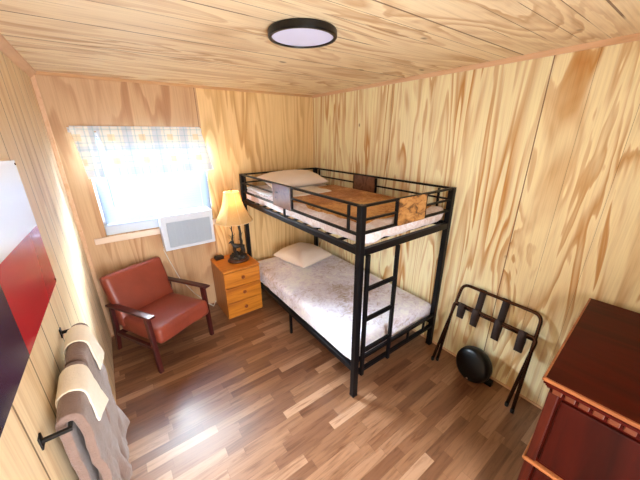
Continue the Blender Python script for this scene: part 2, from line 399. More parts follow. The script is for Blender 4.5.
# ------------------------------------------------------------------ valance + rod
def plaid(N, L):
    t = N.new('ShaderNodeTexCoord'); s = N.new('ShaderNodeSeparateXYZ'); L.new(t.outputs['Object'], s.inputs[0])
    def stripes(ch, per, lo, hi, ph=0.0):
        f = mathn(N, L, 'FRACT', mathn(N, L, 'ADD', mathn(N, L, 'DIVIDE', ch, per), ph))
        return mathn(N, L, 'MULTIPLY', mathn(N, L, 'GREATER_THAN', f, lo), mathn(N, L, 'LESS_THAN', f, hi))
    X, Z = s.outputs[0], s.outputs[2]
    c = mix(N, L, mathn(N, L, 'MULTIPLY', stripes(X, .235, .1, .42), .42), lin((250,250,246)), lin((176,200,236)))
    c = mix(N, L, mathn(N, L, 'MULTIPLY', stripes(Z, .20, .12, .34), .34), c, lin((170,200,235)))
    c = mix(N, L, mathn(N, L, 'MULTIPLY', stripes(X, .06, .0, .16), .38), c, lin((150,196,214)))
    c = mix(N, L, mathn(N, L, 'MULTIPLY', stripes(Z, .055, .0, .16), .38), c, lin((150,196,214)))
    sq = mathn(N, L, 'MULTIPLY', stripes(X, .235, .62, .84), stripes(Z, .20, .55, .82))
    c = mix(N, L, mathn(N, L, 'MULTIPLY', sq, .45), c, lin((250,216,150)))
    return c
M_val = translucent('plaid_sheer', (1,1,1,1), .018, plaid)
def cloth_strip(x0t, x1t, x0b, x1b, zt, zb, nx=60, nz=14, amp=.010, fr_=38, y=-.05, sag=0):
    bm = B_(); g = []
    for i in range(nx+1):
        t = i/nx; row = []
        for j in range(nz+1):
            s = j/nz; x = (x0t+(x1t-x0t)*t)*(1-s)+(x0b+(x1b-x0b)*t)*s
            yy = y + amp*math.sin(x*fr_)*(.5+.7*s) + .004*math.sin(x*83+2) - .02*s
            zz = zt+(zb(t)-zt)*s
            row.append(bm.verts.new((x, yy, zz)))
        g.append(row)
    for i in range(nx):
        for j in range(nz): bm.faces.new((g[i][j], g[i+1][j], g[i+1][j+1], g[i][j+1]))
    return bm
va = thing('valance', 'sheer white and blue plaid valance with pale yellow squares hung across window top', 'curtain', (-1.9, 0, 2.02))
o = obj('valance_panel', cloth_strip(-.40, .46, -.325, .545, .012, lambda t: -.415+.02*t, y=-.055), M_val, va, True)
o = obj('valance_panel', cloth_strip(-.565, -.41, -.53, -.41, .012, lambda t: -.40+.005*t, nx=16, y=-.062), M_val, va, True); o['label'] = 'narrow left panel of plaid valance'
o = obj('valance_heading', cloth_strip(-.565, .46, -.565, .46, .03, lambda t: -.012, nx=90, nz=3, amp=.006, fr_=90, y=-.052), M_val, va, True)
rd = thing('curtain_rod', 'thin white curtain rod gathering the plaid valance above the window', 'curtain rod', (-1.9, 0, 2.02))
bm = B_(); tube(bm, arc_pts([(-.575, -.002, 0), (-.575, -.045, 0), (.475, -.045, 0), (.475, -.002, 0)], .02), .005, 8); obj('rod', bm, M_white, rd, True)
for x in (-.575, .475): bm = B_(); bx(bm, x-.01, x+.01, -.006, -.0005, -.02, .02, .001); obj('bracket', bm, M_white, rd)

# ------------------------------------------------------------------ air conditioner
AX0, AX1, AZ0, AZ1, AY = -1.975, -1.475, .862, 1.228, -.19
ac = thing('window_air_conditioner', 'white window air conditioner jutting from the lower right of the window', 'air conditioner', ((AX0+AX1)/2, 0, AZ0))
hw = (AX1-AX0)/2; hh = AZ1-AZ0
bm = B_(); bx(bm, -hw, hw, AY+.03, -.024, 0, hh, .012); o = obj('housing', bm, M_acw, ac)
bm = B_()
fr_b = .035
bx(bm, -hw, hw, AY, AY+.032, hh-.075, hh, .006); bx(bm, -hw, hw, AY, AY+.032, 0, fr_b, .006)
bx(bm, -hw, -hw+.05, AY, AY+.032, fr_b-.01, hh-.07, .006); bx(bm, hw-.03, hw, AY, AY+.032, fr_b-.01, hh-.07, .006)
obj('front_bezel', bm, M_acw, ac)
bm = B_(); bx(bm, -hw+.045, hw-.025, AY+.012, AY+.03, fr_b-.005, hh-.07)
n = 22
for k in range(n):
    z = fr_b+(hh-.07-fr_b)*(k+.5)/n; bx(bm, -hw+.05, hw-.03, AY+.006, AY+.013, z-.003, z+.003)
for k in range(1, 6):
    x = -hw+.05+(2*hw-.08)*k/6; bx(bm, x-.002, x+.002, AY+.005, AY+.013, fr_b, hh-.075)
obj('grille', bm, M_acg, ac)
bm = B_()
for k in range(9): bx(bm, -hw+.05, hw-.05, AY+.045+k*.013, AY+.051+k*.013, hh-.002, hh+.003)
obj('top_vent', bm, M_acg, ac)
fill = thing('window_filler_board', 'pale blue-grey panel in the window opening between the blind and the air conditioner', 'panel', (0, 0, 0))
bm = B_(); bx(bm, WX0+.002, WX1-.002, .026, .034, WZ0, 1.172, .002); obj('board', bm, plain('filler', lin((205,214,228)), .5), fill)
bm = B_()
tube(bm, [(AX0+.03, -.03, AZ0+.06), (AX0+.0, -.02, AZ0-.04), (AX0+.03, -.014, .70), (AX0+.10, -.012, .45), (AX0+.22, -.012, .22), (AX0+.36, -.03, .03), (AX0+.40, -.08, .006), (AX0+.43, -.02, .006), (AX0+.447, -.012, .03)], .0045, 8)
tag(obj('power_cord', bm, plain('cord_white', lin((222,216,204)), .5), None, True), 'thin white cord from air conditioner down the wall behind the armchair', 'cord')

# ------------------------------------------------------------------ ceiling light
cl = thing('ceiling_light', 'round flush ceiling light with black rim and pale diffuser', 'ceiling light', (-1.405, -1.93, H))
bm = B_(); lathe(bm, [(.140, -.003), (.162, -.003), (.165, -.008), (.165, -.030), (.161, -.035), (.148, -.035), (.146, -.026)], 64); obj('rim', bm, M_blackp, cl, False)
ml, N, L, Bs = new_mat('lit_diffuser'); Bs.inputs['Base Color'].default_value = lin((204,208,238)); Bs.inputs['Roughness'].default_value = .4
Bs.inputs['Emission Color'].default_value = (.86, .80, 1.0, 1); Bs.inputs['Emission Strength'].default_value = .06
bm = B_(); lathe(bm, [(.001, -.030), (.08, -.0298), (.1465, -.0285), (.1465, -.02), (.001, -.02)], 64); obj('diffuser', bm, ml, cl)

# ------------------------------------------------------------------ bunk bed
BX0, BX1, BY0, BY1 = -1.090, -.025, -2.064, -.084   # outer size
BHt = 1.561
P = .045
bed = thing('bunk_bed', 'black metal twin bunk bed with wood panels against the yellow wall', 'bunk bed', ((BX0+BX1)/2, (BY0+BY1)/2, 0))
ox, oy = (BX0+BX1)/2, (BY0+BY1)/2
X0, X1, Y0, Y1 = BX0-ox, BX1-ox, BY0-oy, BY1-oy
for (x, y) in ((X0, Y0), (X1-P, Y0), (X0, Y1-P), (X1-P, Y1-P)):
    bm = B_(); bx(bm, x, x+P, y, y+P, 0.004, BHt-.004, .004); p_ = obj('post', bm, M_metal, bed)
    bm = B_(); bx(bm, x-.001, x+P+.001, y-.001, y+P+.001, 0, .018, .002); obj('foot_cap', bm, M_blackp, p_)
    bm = B_(); bx(bm, x, x+P, y, y+P, BHt-.006, BHt, .002); obj('end_cap', bm, M_blackp, p_)
r = .022
def rail_y(x, z, h=.025, w_=.025, y0=Y0+P, y1=Y1-P, name='rail'):
    bm = B_(); bx(bm, x, x+w_, y0, y1, z-h/2, z+h/2, .003); return obj(name, bm, M_metal, bed)
def rail_x(y, z, h=.025, w_=.025, x0=X0+P, x1=X1-P, name='rail'):
    bm = B_(); bx(bm, x0, x1, y, y+w_, z-h/2, z+h/2, .003); return obj(name, bm, M_metal, bed)
# guard rails of the top bunk: room side, wall side, foot, head
for xs in (X0+.008, X1-.033):
    for z, h in ((BHt-.008, .017), (1.462, .014), (1.362, .018)): rail_y(xs, z, h, .022, name='guard_rail')
for ys in (Y0+.008, Y1-.033):
    for z, h in ((BHt-.008, .017), (1.462, .014), (1.372, .018)): rail_x(ys, z, h, .022, name='guard_rail')
# deck rails
for xs in (X0+.004, X1-.040): rail_y(xs, 1.246, .045, .036, name='side_rail'); rail_y(xs, .262, .045, .036, name='side_rail')
for ys in (Y0+.004, Y1-.040): rail_x(ys, 1.240, .050, .036, name='end_rail'); rail_x(ys, .345, .026, .026, name='end_rail'); rail_x(ys, .225, .030, .030, name='end_rail')
# uprights between rails
def upright(x, y, z0, z1, w_=.018):
    bm = B_(); bx(bm, x-w_/2, x+w_/2, y-w_/2, y+w_/2, z0, z1, .003); obj('upright', bm, M_metal, bed)
for xs in (X0+.019, X1-.022):
    for yw in (-.200, -1.925): upright(xs, yw-oy, 1.362, BHt-.02)
    upright(xs, -1.062-oy, 1.26, 1.352)
    for yw in (-.872, -1.200): upright(xs, yw-oy, 1.362, BHt-.02)
for ys in (Y0+.019, Y1-.022):
    for xw in (-.735, -.405): upright(xw-ox, ys, 1.372, BHt-.02, .020)
# board panels
M_rustic_lit, N, L, Bs = new_mat('rustic_board_lit')
L.new(ramp(N, L, noisen(N, L, mapping(N, L, (14, 14, 22), (0,0,0), (0, .6, 0)), 1.0, 4, .6, .8), [(.35, lin((84,50,26))), (.5, lin((176,122,66))), (.7, lin((206,158,100)))]), Bs.inputs['Base Color']); Bs.inputs['Roughness'].default_value = .45  # same rustic brown board, with its lit tan tone put into the colour
def panel(a, mt=None):
    bm = B_(); bx(bm, *a, .002); o = obj('wood_panel', bm, mt or M_rustic, bed); o['label'] = 'rustic brown wood board panel on the foot end rail, coloured as lit' if mt else 'rustic brown wood board panel'
panel((X0+.004, X0+.018, -1.192-oy, -.880-oy, 1.350, 1.556))
panel((X1-.034, X1-.018, -1.192-oy, -.880-oy, 1.372, 1.548))
panel((-.725-ox, -.415-ox, Y0+.004, Y0+.018, 1.362, 1.556), M_rustic_lit)
panel((-.725-ox, -.415-ox, Y1-.018, Y1-.004, 1.372, 1.556))
# slats
for zc, nm in ((1.246, 'slats'), (.262, 'slats')):
    for k in range(12):
        y = Y0+.12+k*(Y1-Y0-.24)/11
        bm = B_(); bx(bm, X0+.035, X1-.035, y-.012, y+.012, zc-.002, zc+.014, .002); obj('slat', bm, M_metal, bed)
# small end uprights low, centre legs
for ys in (Y0+.017, Y1-.022):
    for xw in (-.43, -.20): upright(xw-ox, ys, .24, .336, .018)
for xs in (X0+.02, 0, X1-.022):
    bm = B_(); bx(bm, xs-.012, xs+.012, -1.08-oy-.012, -1.08-oy+.012, 0, .25, .002); obj('centre_leg', bm, M_metal, bed)
# ladder at the foot
lad = B_()
for xw in (-1.022, -.722):
    bx(lad, xw-ox-.014, xw-ox+.014, Y0-.022, Y0+.002, .21, 1.225, .003)
ld = obj('ladder', lad, M_metal, bed)
for z in (.965, .715, .440):
    bm = B_(); bx(bm, -1.010-ox, -.734-ox, Y0-.024, Y0+.004, z-.012, z+.012, .003); obj('rung', bm, M_metal, ld)

# ------------------------------------------------------------------ lower bed bedding
lm = thing('mattress', 'lower bunk mattress in a white fitted sheet on the black slats', 'mattress', (0,0,0))
bm = B_(); softbox(bm, BX0+.045, BX1-.035, BY0+.05, BY1-.02, .282, .40, .035, wob=.003); obj('fitted_sheet', bm, M_sheet, lm, True)
def coverlet(x0, x1, y0, y1, ztop, zlo, seed, wob=.006, foot=.32):
    """cloth lying over the mattress and hanging down its sides"""
    bm = B_(); nu, nv = 60, 96; g = []
    hx = (x1-x0)/2; hy = (y1-y0)/2; cx = (x0+x1)/2; cy = (y0+y1)/2; rad = .05
    drop = ztop-zlo
    def fold(t, half, dr):
        # t in [-1,1] -> (pos, down)
        tot = half+dr; s = abs(t)*tot; sg = 1 if t >= 0 else -1
        flat = half-rad
        if s <= flat: return sg*s, 0
        q = s-flat; al = rad*PI/2
        if q <= al:
            a = q/rad; return sg*(flat+rad*math.sin(a)), rad*(1-math.cos(a))
        return sg*half, rad+(q-al)
    for i in range(nu+1):
        row = []
        for j in range(nv+1):
            u = -1+2*i/nu; v = -1+2*j/nv
            px, dx = fold(u, hx, drop-rad*.43); py, dy = fold(v, hy, drop-rad*.43)
            x = cx+px; y = cy+py; d = max(dx, dy); 
            nz = noise.noise(Vector((x*3.1, y*3.1, seed)))*.6+noise.noise(Vector((x*9, y*7, seed)))*.4
            z = ztop-d
            if d > .03:
                hem = noise.noise(Vector((x*5, y*5, seed+4)))*.02
                z = max(z, zlo+hem); 
                if dx > dy: x += (1 if u > 0 else -1)*nz*.006
                else: y += (1 if v > 0 else -1)*nz*.006
            else: z += nz*wob
            row.append(bm.verts.new((x, y, z)))
        g.append(row)
    for i in range(nu):
        for j in range(nv): bm.faces.new((g[i][j], g[i+1][j], g[i+1][j+1], g[i][j+1]))
    return bm
cv = obj('coverlet', coverlet(BX0+.030, BX1-.018, BY0+.050, BY1-.01, .462, .300, 3), M_plush, None, True)
tag(cv, 'crushed taupe plush coverlet spread over the lower bunk', 'bedspread')
bm = B_(); pillow(bm, .52, .58, .19, seed=2); pl = obj('pillow', bm, M_pillow, None, True)
pl.location = (-.505, -.455, .540); pl.rotation_euler = (0, 0, math.radians(11)); tag(pl, 'plump cream pillow at the head of the lower bunk', 'pillow', 'cream pillows on the bunks')
# upper
um = thing('mattress', 'upper bunk mattress in rumpled white sheet behind the guard rails', 'mattress', (0,0,0))
bm = B_(); softbox(bm, BX0+.042, BX1-.042, BY0+.042, BY1-.045, 1.264, 1.388, .045, nx=40, ny=70, wob=.010, wf=9, seed=5); obj('fitted_sheet', bm, M_sheetp, um, True)
cv2 = obj('blanket', coverlet(BX0+.105, BX1-.06, BY0+.13, -.55, 1.406, 1.384, 8, wob=.008), M_plushb, None, True)
tag(cv2, 'golden brown plush blanket spread over the upper bunk', 'blanket')
bm = B_(); softbox(bm, BX0+.048, -.40, -.92, -.16, 1.391, 1.416, .012, nx=30, ny=30, nz=3, wob=.006, wf=8, seed=11)
fs = obj('folded_sheet', bm, M_sheet, None, True); tag(fs, 'white sheet folded in layers beside the upper pillow', 'sheet')
bm = B_(); pillow(bm, .74, .46, .15, seed=6); pl2 = obj('pillow', bm, M_pillow, None, True)
pl2.location = (-.55, -.36, 1.480); pl2.rotation_euler = (math.radians(8), 0, math.radians(-4)); tag(pl2, 'cream pillow on the upper bunk behind the guard rail', 'pillow', 'cream pillows on the bunks')

# ------------------------------------------------------------------ nightstand
NX0, NX1, NY0, NY1, NZ = -1.525, -1.103, -.480, -.030, .600
ns = thing('nightstand', 'honey pine nightstand with three drawers under the deer lamp', 'nightstand', ((NX0+NX1)/2, (NY0+NY1)/2, 0))
hx, hy = (NX1-NX0)/2, (NY1-NY0)/2
bm = B_(); bx(bm, -hx+.006, hx-.006, -hy+.024, hy, 0, NZ-.02, .002); obj('carcass', bm, M_pines, ns)
bm = B_(); bx(bm, -hx, hx, -hy+.004, hy+.005, NZ-.022, NZ, .004); obj('top', bm, M_pine, ns)
dz = [(.018, .200), (.206, .388), (.394, .572)]
for a, b in dz:
    bm = B_(); bx(bm, -hx+.006, hx-.006, -hy+.003, -hy+.024, a, b, .005); d = obj('drawer', bm, M_pine, ns)
    bm = B_(); lathe(bm, [(.008, 0), (.010, .008), (.019, .012), (.021, .020), (.016, .026), (.002, .028)], 20)
    bmesh.ops.rotate(bm, verts=bm.verts, matrix=Matrix.Rotation(PI/2, 3, 'X')); bmesh.ops.translate(bm, verts=bm.verts, vec=(0, -hy+.003, (a+b)/2+.01)); obj('knob', bm, M_knob, d, True)
bm = B_(); bx(bm, -.048, .048, -.034, .034, 0, .034, .005)
bb = thing('small_black_box', 'small dark box on the nightstand beside the lamp', 'box', (-1.435, -.085, NZ), math.radians(8)); obj('body', bm, plain('dark_box', lin((52,36,28)), .35), bb)
bm = B_(); bx(bm, -.044, .044, -.030, .030, .034, .038, .002); obj('lid', bm, M_blackp, bb)

# ------------------------------------------------------------------ deer lamp
LX, LY = -1.262, -.255
lp = thing('table_lamp', 'deer sculpture table lamp with glowing bell shade on the nightstand', 'lamp', (LX, LY, NZ))
M_sculpt = plain('dark_bronze_sculpture', lin((58,54,48)), .42, .35, nz=(14, .45), bumpv=(40, .5))
M_lbase = plain('lamp_base_brown', lin((74,42,28)), .35, .1)
bm = B_(); lathe(bm, [(.118, 0), (.125, .006), (.125, .020), (.112, .030), (.100, .034)], 40); bmesh.ops.scale(bm, vec=(1.0, .8, 1), verts=bm.verts); obj('base', bm, M_lbase, lp, True)
bm = B_()
bmesh.ops.create_icosphere(bm, subdivisions=4, radius=1)
for v in bm.verts:
    n_ = noise.noise(v.co*2.3)*.35+noise.noise(v.co*6)*.15
    v.co = Vector((v.co.x*.095*(1+n_), v.co.y*.072*(1+n_), max(0, v.co.z*.070*(1+n_*1.5))+.032))
obj('rock_ground', bm, M_sculpt, lp, True)
def skinned(name, chains, mat, parent, sub=2):
    """chains: list of lists of (pos, radius); chains joined where positions coincide"""
    vs, idx, es, rad = [], {}, [], []
    for ch in chains:
        prev = None
        for p, r in ch:
            k = tuple(round(c, 4) for c in p)
            if k not in idx: idx[k] = len(vs); vs.append(p); rad.append(r)
            if prev is not None: es.append((prev, idx[k]))
            prev = idx[k]
    me = bpy.data.meshes.new(name); me.from_pydata(vs, es, []); me.materials.append(mat)
    o = bpy.data.objects.new(name, me); COL.objects.link(o); o.parent = parent
    sk = o.modifiers.new('skin', 'SKIN'); sk.use_smooth_shade = True
    sv = me.skin_vertices[0].data
    for i, r in enumerate(rad): sv[i].radius = (r, r); sv[i].use_root = (i == 0)
    mod_sub(o, sub); return o
zb = .078
body = [[((0.0,-.02,zb+.105), .024), ((.035,-.02,zb+.107), .021), ((.066,-.02,zb+.104), .021), ((.078,-.02,zb+.098), .008)],
        [((0.0,-.02,zb+.105), .024), ((-.032,-.02,zb+.108), .024), ((-.055,-.02,zb+.135), .014), ((-.066,-.02,zb+.168), .0105), ((-.083,-.02,zb+.166), .0095), ((-.100,-.02,zb+.156), .005)],
        [((-.066,-.02,zb+.168), .0105), ((-.058,-.005,zb+.180), .004)], [((-.066,-.02,zb+.168), .0105), ((-.058,-.035,zb+.180), .004)]]
for s in (-.012, .012):
    body.append([((-.032,-.02,zb+.108), .024), ((-.034,-.02+s,zb+.075), .011), ((-.038,-.02+s*1.1,zb+.040), .006), ((-.034,-.02+s*1.1,zb+.006), .005), ((-.040,-.02+s*1.1,zb-.018), .006)])
    body.append([((.066,-.02,zb+.104), .021), ((.062,-.02+s,zb+.075), .014), ((.074,-.02+s*1.1,zb+.044), .006), ((.066,-.02+s*1.1,zb+.008), .005), ((.062,-.02+s*1.1,zb-.020), .006)])
skinned('deer', body, M_sculpt, lp)
bm = B_()
for s in (1, -1):
    b0 = Vector((-.064, -.02+s*.005, zb+.176))
    tube(bm, [b0, b0+Vector((.010, s*.016, .022)), b0+Vector((.002, s*.030, .048)), b0+Vector((-.014, s*.030, .068))], [.003, .0028, .0024, .001], 6)
    tube(bm, [b0+Vector((.009, s*.014, .020)), b0+Vector((-.016, s*.020, .034))], [.0024, .001], 6)
    tube(bm, [b0+Vector((.005, s*.026, .040)), b0+Vector((.026, s*.030, .058))], [.0024, .001], 6)
obj('antlers', bm, M_sculpt, lp, True)
for (x, y, r0, ztop, lean) in ((-.034, .030, .010, .50, .004), (.066, .025, .018, .505, -.012)):
    bm = B_(); pts = []; rr = []
    for k in range(12):
        t = k/11; pts.append((x+lean*t+.004*math.sin(k*2.1), y+.003*math.cos(k*1.7), .05+t*(ztop-.05))); rr.append(r0*(1-.35*t)*(1+.12*math.sin(k*3.3)))
    tube(bm, pts, rr, 10)
    for k, (dx, dy) in ((4, (-.03, .01)), (6, (.028, -.01)), (8, (-.025, -.01))):
        a = Vector(pts[k]); tube(bm, [a, a+Vector((dx*.6, dy, .014)), a+Vector((dx, dy*1.5, .034))], [.004, .003, .001], 6)
    obj('tree_trunk', bm, M_sculpt, lp, True)
bm = B_(); tube(bm, [(0, .01, .49), (0, .005, .60)], .008, 10); tube(bm, [(-.03, .03, .49), (.035, .025, .49)], .007, 8)
for a in (0, PI): tube(bm, [(0, .005, .50), (.055*math.cos(a), .005+.02, .56), (.060*math.cos(a), .02, .70), (0, 0, .80)], .0018, 6)
obj('socket_and_harp', bm, M_blackm, lp, True)
bm = B_(); bmesh.ops.create_uvsphere(bm, u_segments=16, v_segments=12, radius=.030); bmesh.ops.translate(bm, verts=bm.verts, vec=(0, 0, .635))
mb, N, L, Bs = new_mat('lit_bulb'); Bs.inputs['Emission Color'].default_value = (1, .60, .18, 1); Bs.inputs['Emission Strength'].default_value = 1.0
obj('bulb', bm, mb, lp, True)
def shade_tex(N, L): 
    n = noisen(N, L, mapping(N, L, (1,1,1)), 140, 2); return ramp(N, L, n, [(.3, lin((200,164,112))), (.7, lin((218,186,134)))])
M_shade = translucent('shade_fabric', (1,1,1,1), .2, shade_tex)
bm = B_(); prof = [(.208, .478), (.197, .498), (.170, .540), (.142, .592), (.120, .645), (.104, .700), (.090, .755), (.080, .800)]
n = 48; rings = []
for r_, z_ in prof:
    ring = []
    for j in range(n):
        a = 2*PI*j/n; q = 1-.028*abs(math.sin(a*4))*(r_/.2); ring.append(bm.verts.new((r_*q*math.cos(a), r_*q*math.sin(a), z_)))
    rings.append(ring)
for i in range(len(rings)-1):
    for j in range(n): bm.faces.new((rings[i][j], rings[i][(j+1)%n], rings[i+1][(j+1)%n], rings[i+1][j]))
sh = obj('lamp_shade', bm, M_shade, lp, True)
for r_, z_ in ((.080, .800), (.206, .479)): bm = B_(); tube(bm, [(r_*(1-.028*abs(math.sin(2*PI*j/48*4)))*math.cos(2*PI*j/48), r_*(1-.028*abs(math.sin(2*PI*j/48*4)))*math.sin(2*PI*j/48), z_) for j in range(48)], .003, 6, True); obj('shade_piping', bm, plain('shade_piping', lin((230,208,170)), .7), sh, True)
for k in range(8):
    a = k*PI/4; bm = B_(); tube(bm, [((r_+.0015)*math.cos(a), (r_+.0015)*math.sin(a), z_) for r_, z_ in prof], .0016, 5); obj('shade_seam', bm, bpy.data.materials['shade_piping'], sh, True)
bm = B_(); lathe(bm, [(.004, .795), (.006, .806), (.009, .815), (.006, .826), (.001, .834)], 16); obj('finial', bm, M_lbase, lp, True)
pl_ = bpy.data.lights.new('bulb_light', 'POINT'); pl_.energy = 1.5; pl_.color = (1, .62, .26); pl_.shadow_soft_size = .035
po = bpy.data.objects.new('bulb_light', pl_); COL.objects.link(po); po.parent = lp; po.location = (0, 0, .71)

# ------------------------------------------------------------------ armchair (local: front = -y, x to its own side)
ang = math.atan2(.44, .90)
ch = thing('armchair', 'brown leather armchair with dark wood arms in the corner by the window', 'armchair', (-2.150, -.445, 0), ang)
def yz_box(bm, x0, x1, quad):
    """prism: yz outline extruded along x"""
    a = [bm.verts.new((x0, y, z)) for y, z in quad]; b = [bm.verts.new((x1, y, z)) for y, z in quad]; n = len(quad)
    for i in range(n): bm.faces.new((a[i], a[(i+1)%n], b[(i+1)%n], b[i]))
    bm.faces.new(a); bm.faces.new(b[::-1])
CW = .287
for s in (-1, 1):
    xi = s*(CW+.0); xa, xb = (xi-.018, xi+.018)
    bm = B_(); yz_box(bm, xa, xb, [(-.330, 0), (-.295, 0), (-.262, .572), (-.312, .572)]); mod_bevel(obj('leg', bm, M_chairw, ch), .005)
    bm = B_(); yz_box(bm, xa, xb, [(.345, 0), (.315, 0), (.235, .30), (.222, .535), (.262, .535), (.290, .30)]); mod_bevel(obj('leg', bm, M_chairw, ch), .005)
    bm = B_()
    outline = [(-.365, .590), (-.30, .587), (0, .562), (.29, .530), (.29, .510), (0, .540), (-.30, .567), (-.365, .570)]
    yz_box(bm, xi-.030, xi+.030, outline); o = obj('arm', bm, M_chairw, ch); mod_bevel(o, .006, 3)
    bm = B_(); yz_box(bm, xa+.004, xb-.004, [(-.30, .235), (.27, .195), (.27, .235), (-.30, .275)]); mod_bevel(obj('side_rail', bm, M_chairw, ch), .004)
bm = B_(); bx(bm, -CW, CW, -.20, -.175, .21, .25, .004); bx(bm, -CW, CW, .235, .26, .19, .235, .004); obj('cross_rail', bm, M_chairw, ch)
def cushion(name, M, sx, sy, sz, seed):
    bm = B_(); softbox(bm, -sx/2, sx/2, -sy/2, sy/2, -sz/2, sz/2, .032, nx=24, ny=24, nz=6, wob=.003, wf=6, seed=seed, bulge=.018)
    for v in bm.verts: v.co = M @ v.co
    return obj(name, bm, M_leather, ch, True)
cushion('seat', Matrix.Translation((0, -.060, .342)) @ Matrix.Rotation(math.radians(-5.5), 4, 'X'), .530, .61, .155, 1)
cushion('backrest', Matrix.Translation((0, .255, .540)) @ Matrix.Rotation(math.radians(90-17), 4, 'X'), .556, .50, .105, 2)
ch_parts = None

# ------------------------------------------------------------------ folded luggage rack leaning on the right wall
rk = thing('luggage_rack', 'folded bronze tube luggage rack with dark straps leaning on yellow wall', 'luggage rack', (-.1, -2.53, 0))
ryo, rxo = -2.53, -.1
def L_(x, y, z): return (x-rxo, y-ryo, z)
bm = B_(); tube(bm, arc_pts([L_(-.215, -2.195, .012), L_(-.030, -2.262, .765), L_(-.030, -2.835, .765), L_(-.215, -2.865, .012)], .06, 6), .0125, 12); fa = obj('rear_frame', bm, M_bronze, rk, True)
bm = B_(); tube(bm, arc_pts([L_(-.185, -2.225, .012), L_(-.075, -2.238, .595), L_(-.075, -2.852, .595), L_(-.185, -2.815, .012)], .035, 5), .0125, 12); fb = obj('front_frame', bm, M_bronze, rk, True)
bm = B_()
tube(bm, [L_(-.075, -2.24, .575), L_(-.075, -2.85, .575)], .0105, 8); obj('cross_bar', bm, M_bronze, rk, True)
for q in ((-.215, -2.195), (-.215, -2.865), (-.185, -2.225), (-.185, -2.815)):
    bm = B_(); lathe(bm, [(.013, 0), (.014, .004), (.014, .03), (.011, .034)], 14, L_(q[0], q[1], 0)); obj('foot_cap', bm, M_blackp, rk, True)
for k, (yc, hi, lo) in enumerate(((-2.305, .600, .475), (-2.425, .770, .455), (-2.600, .770, .430), (-2.765, .600, .435))):
    bm = B_(); wv = .026
    x1 = -.030 if hi > .7 else -.060
    prof = [(x1-.012, hi-.01), (x1, hi+.012), (x1+.011, hi), (-.05, .60), (-.062, (lo+.6)/2), (-.088, lo), (-.098, lo+.01), (-.097, .56), (-.088, .60), (-.075, .6085), (-.060, .60)]
    prof2 = prof if hi > .7 else [(-.062, .60), (-.058, (lo+.6)/2), (-.080, lo-.004), (-.094, lo), (-.096, .56), (-.088, .602), (-.075, .609), (-.062, .602)]
    g = [[bm.verts.new(L_(x, yc+sg*wv, z)) for (x, z) in prof2] for sg in (-1, 1)]
    for i in range(len(prof2)-1): bm.faces.new((g[0][i], g[0][i+1], g[1][i+1], g[1][i]))
    o = obj('strap', bm, M_strap, rk, True); sm = o.modifiers.new('sol', 'SOLIDIFY'); sm.thickness = .0025; sm.offset = 0
# ------------------------------------------------------------------ round black case
cs = thing('round_black_case', 'round glossy black case standing on the floor under the luggage rack', 'case', (-.145, -2.515, 0), 0)
tilt = Matrix.Rotation(math.radians(-12), 4, 'Z') @ Matrix.Rotation(math.radians(-78), 4, 'Y')
def disc(prof, M, n=48):
    bm = B_(); lathe(bm, prof, n)
    for v in bm.verts: v.co = M @ v.co
    return bm
Mx = Matrix.Translation((-.0, 0, .152)) @ tilt
obj('shell', disc([(.02, -.055), (.115, -.055), (.135, -.045), (.144, -.02), (.144, .02), (.135, .045), (.112, .058), (.02, .062)], Mx), M_blackp, cs, True)
obj('rim_seam', disc([(.144, -.004), (.1475, -.002), (.1475, .004), (.144, .006)], Mx), plain('dark_rubber', lin((20,20,24)), .5), cs, True)
bm = B_(); lathe(bm, [(.0, 0), (.010, 0), (.010, .004), (.007, .006), (0.0005, .006)], 16)
for v in bm.verts: v.co = Mx @ (v.co+Vector((-.115, -.02, .056)))
obj('clasp', bm, plain('chrome', lin((220,220,225)), .15, 1), cs, True)
bm = B_(); bx(bm, .03, .075, -.15, -.085, 0, .05, .008); obj('side_pocket', bm, M_blackp, cs)

# ------------------------------------------------------------------ dresser
DXF, DYL, DZT = -1.030, -3.090, 1.03   # top's front left corner, top z
DW = .82; DD = .945; DA = math.radians(3.4)
dr = thing('dresser', 'dark red mahogany chest with moulded top edge beside the luggage rack', 'dresser', (DXF+math.cos(DA)*DD/2+math.sin(DA)*DW/2, DYL+math.sin(DA)*DD/2-math.cos(DA)*DW/2, 0), DA)
lx0, lx1 = -DD/2, DD/2; ly1, ly0 = DW/2, -DW/2
bm = B_(); bx(bm, lx0+.006, lx1, ly0+.006, ly1-.006, DZT-.030, DZT, .004); obj('top', bm, M_mahog, dr)
bm = B_()
for z0_, z1_, e in ((DZT-.014, DZT+.001, .0),):
    bx(bm, lx0+e, lx0+.012+e, ly0+e, ly1-e, z0_, z1_, .003); bx(bm, lx0+e, lx1, ly1-.010-e, ly1-e, z0_, z1_, .003)
o = obj('edge_moulding', bm, M_mahedge, dr)
bm = B_()
for z0_, z1_, e in ((DZT-.028, DZT-.015, .006), (DZT-.042, DZT-.029, .014)):
    bx(bm, lx0+e, lx0+.018+e, ly0+e, ly1-e, z0_, z1_, .003); bx(bm, lx0+e, lx1, ly1-.018-e, ly1-e, z0_, z1_, .003)
obj('cove_moulding', bm, M_mahog, dr)
bm = B_(); bx(bm, lx0+.035, lx1-.01, ly0+.03, ly1-.03, .06, DZT-.03, .003); obj('carcass', bm, M_mahog, dr)
bm = B_()
y = ly1-.040
while y > ly0+.05:
    bx(bm, lx0+.020, lx0+.036, y-.032, y, DZT-.068, DZT-.044, .003); y -= .042
x = lx0+.04
while x < lx1-.05:
    bx(bm, x, x+.032, ly1-.032, ly1-.018, DZT-.068, DZT-.044, .003); x += .042
obj('dentil_moulding', bm, wood('mahogany_dentil', lin((104,48,24)), lin((76,28,14)), 1, .35), dr)
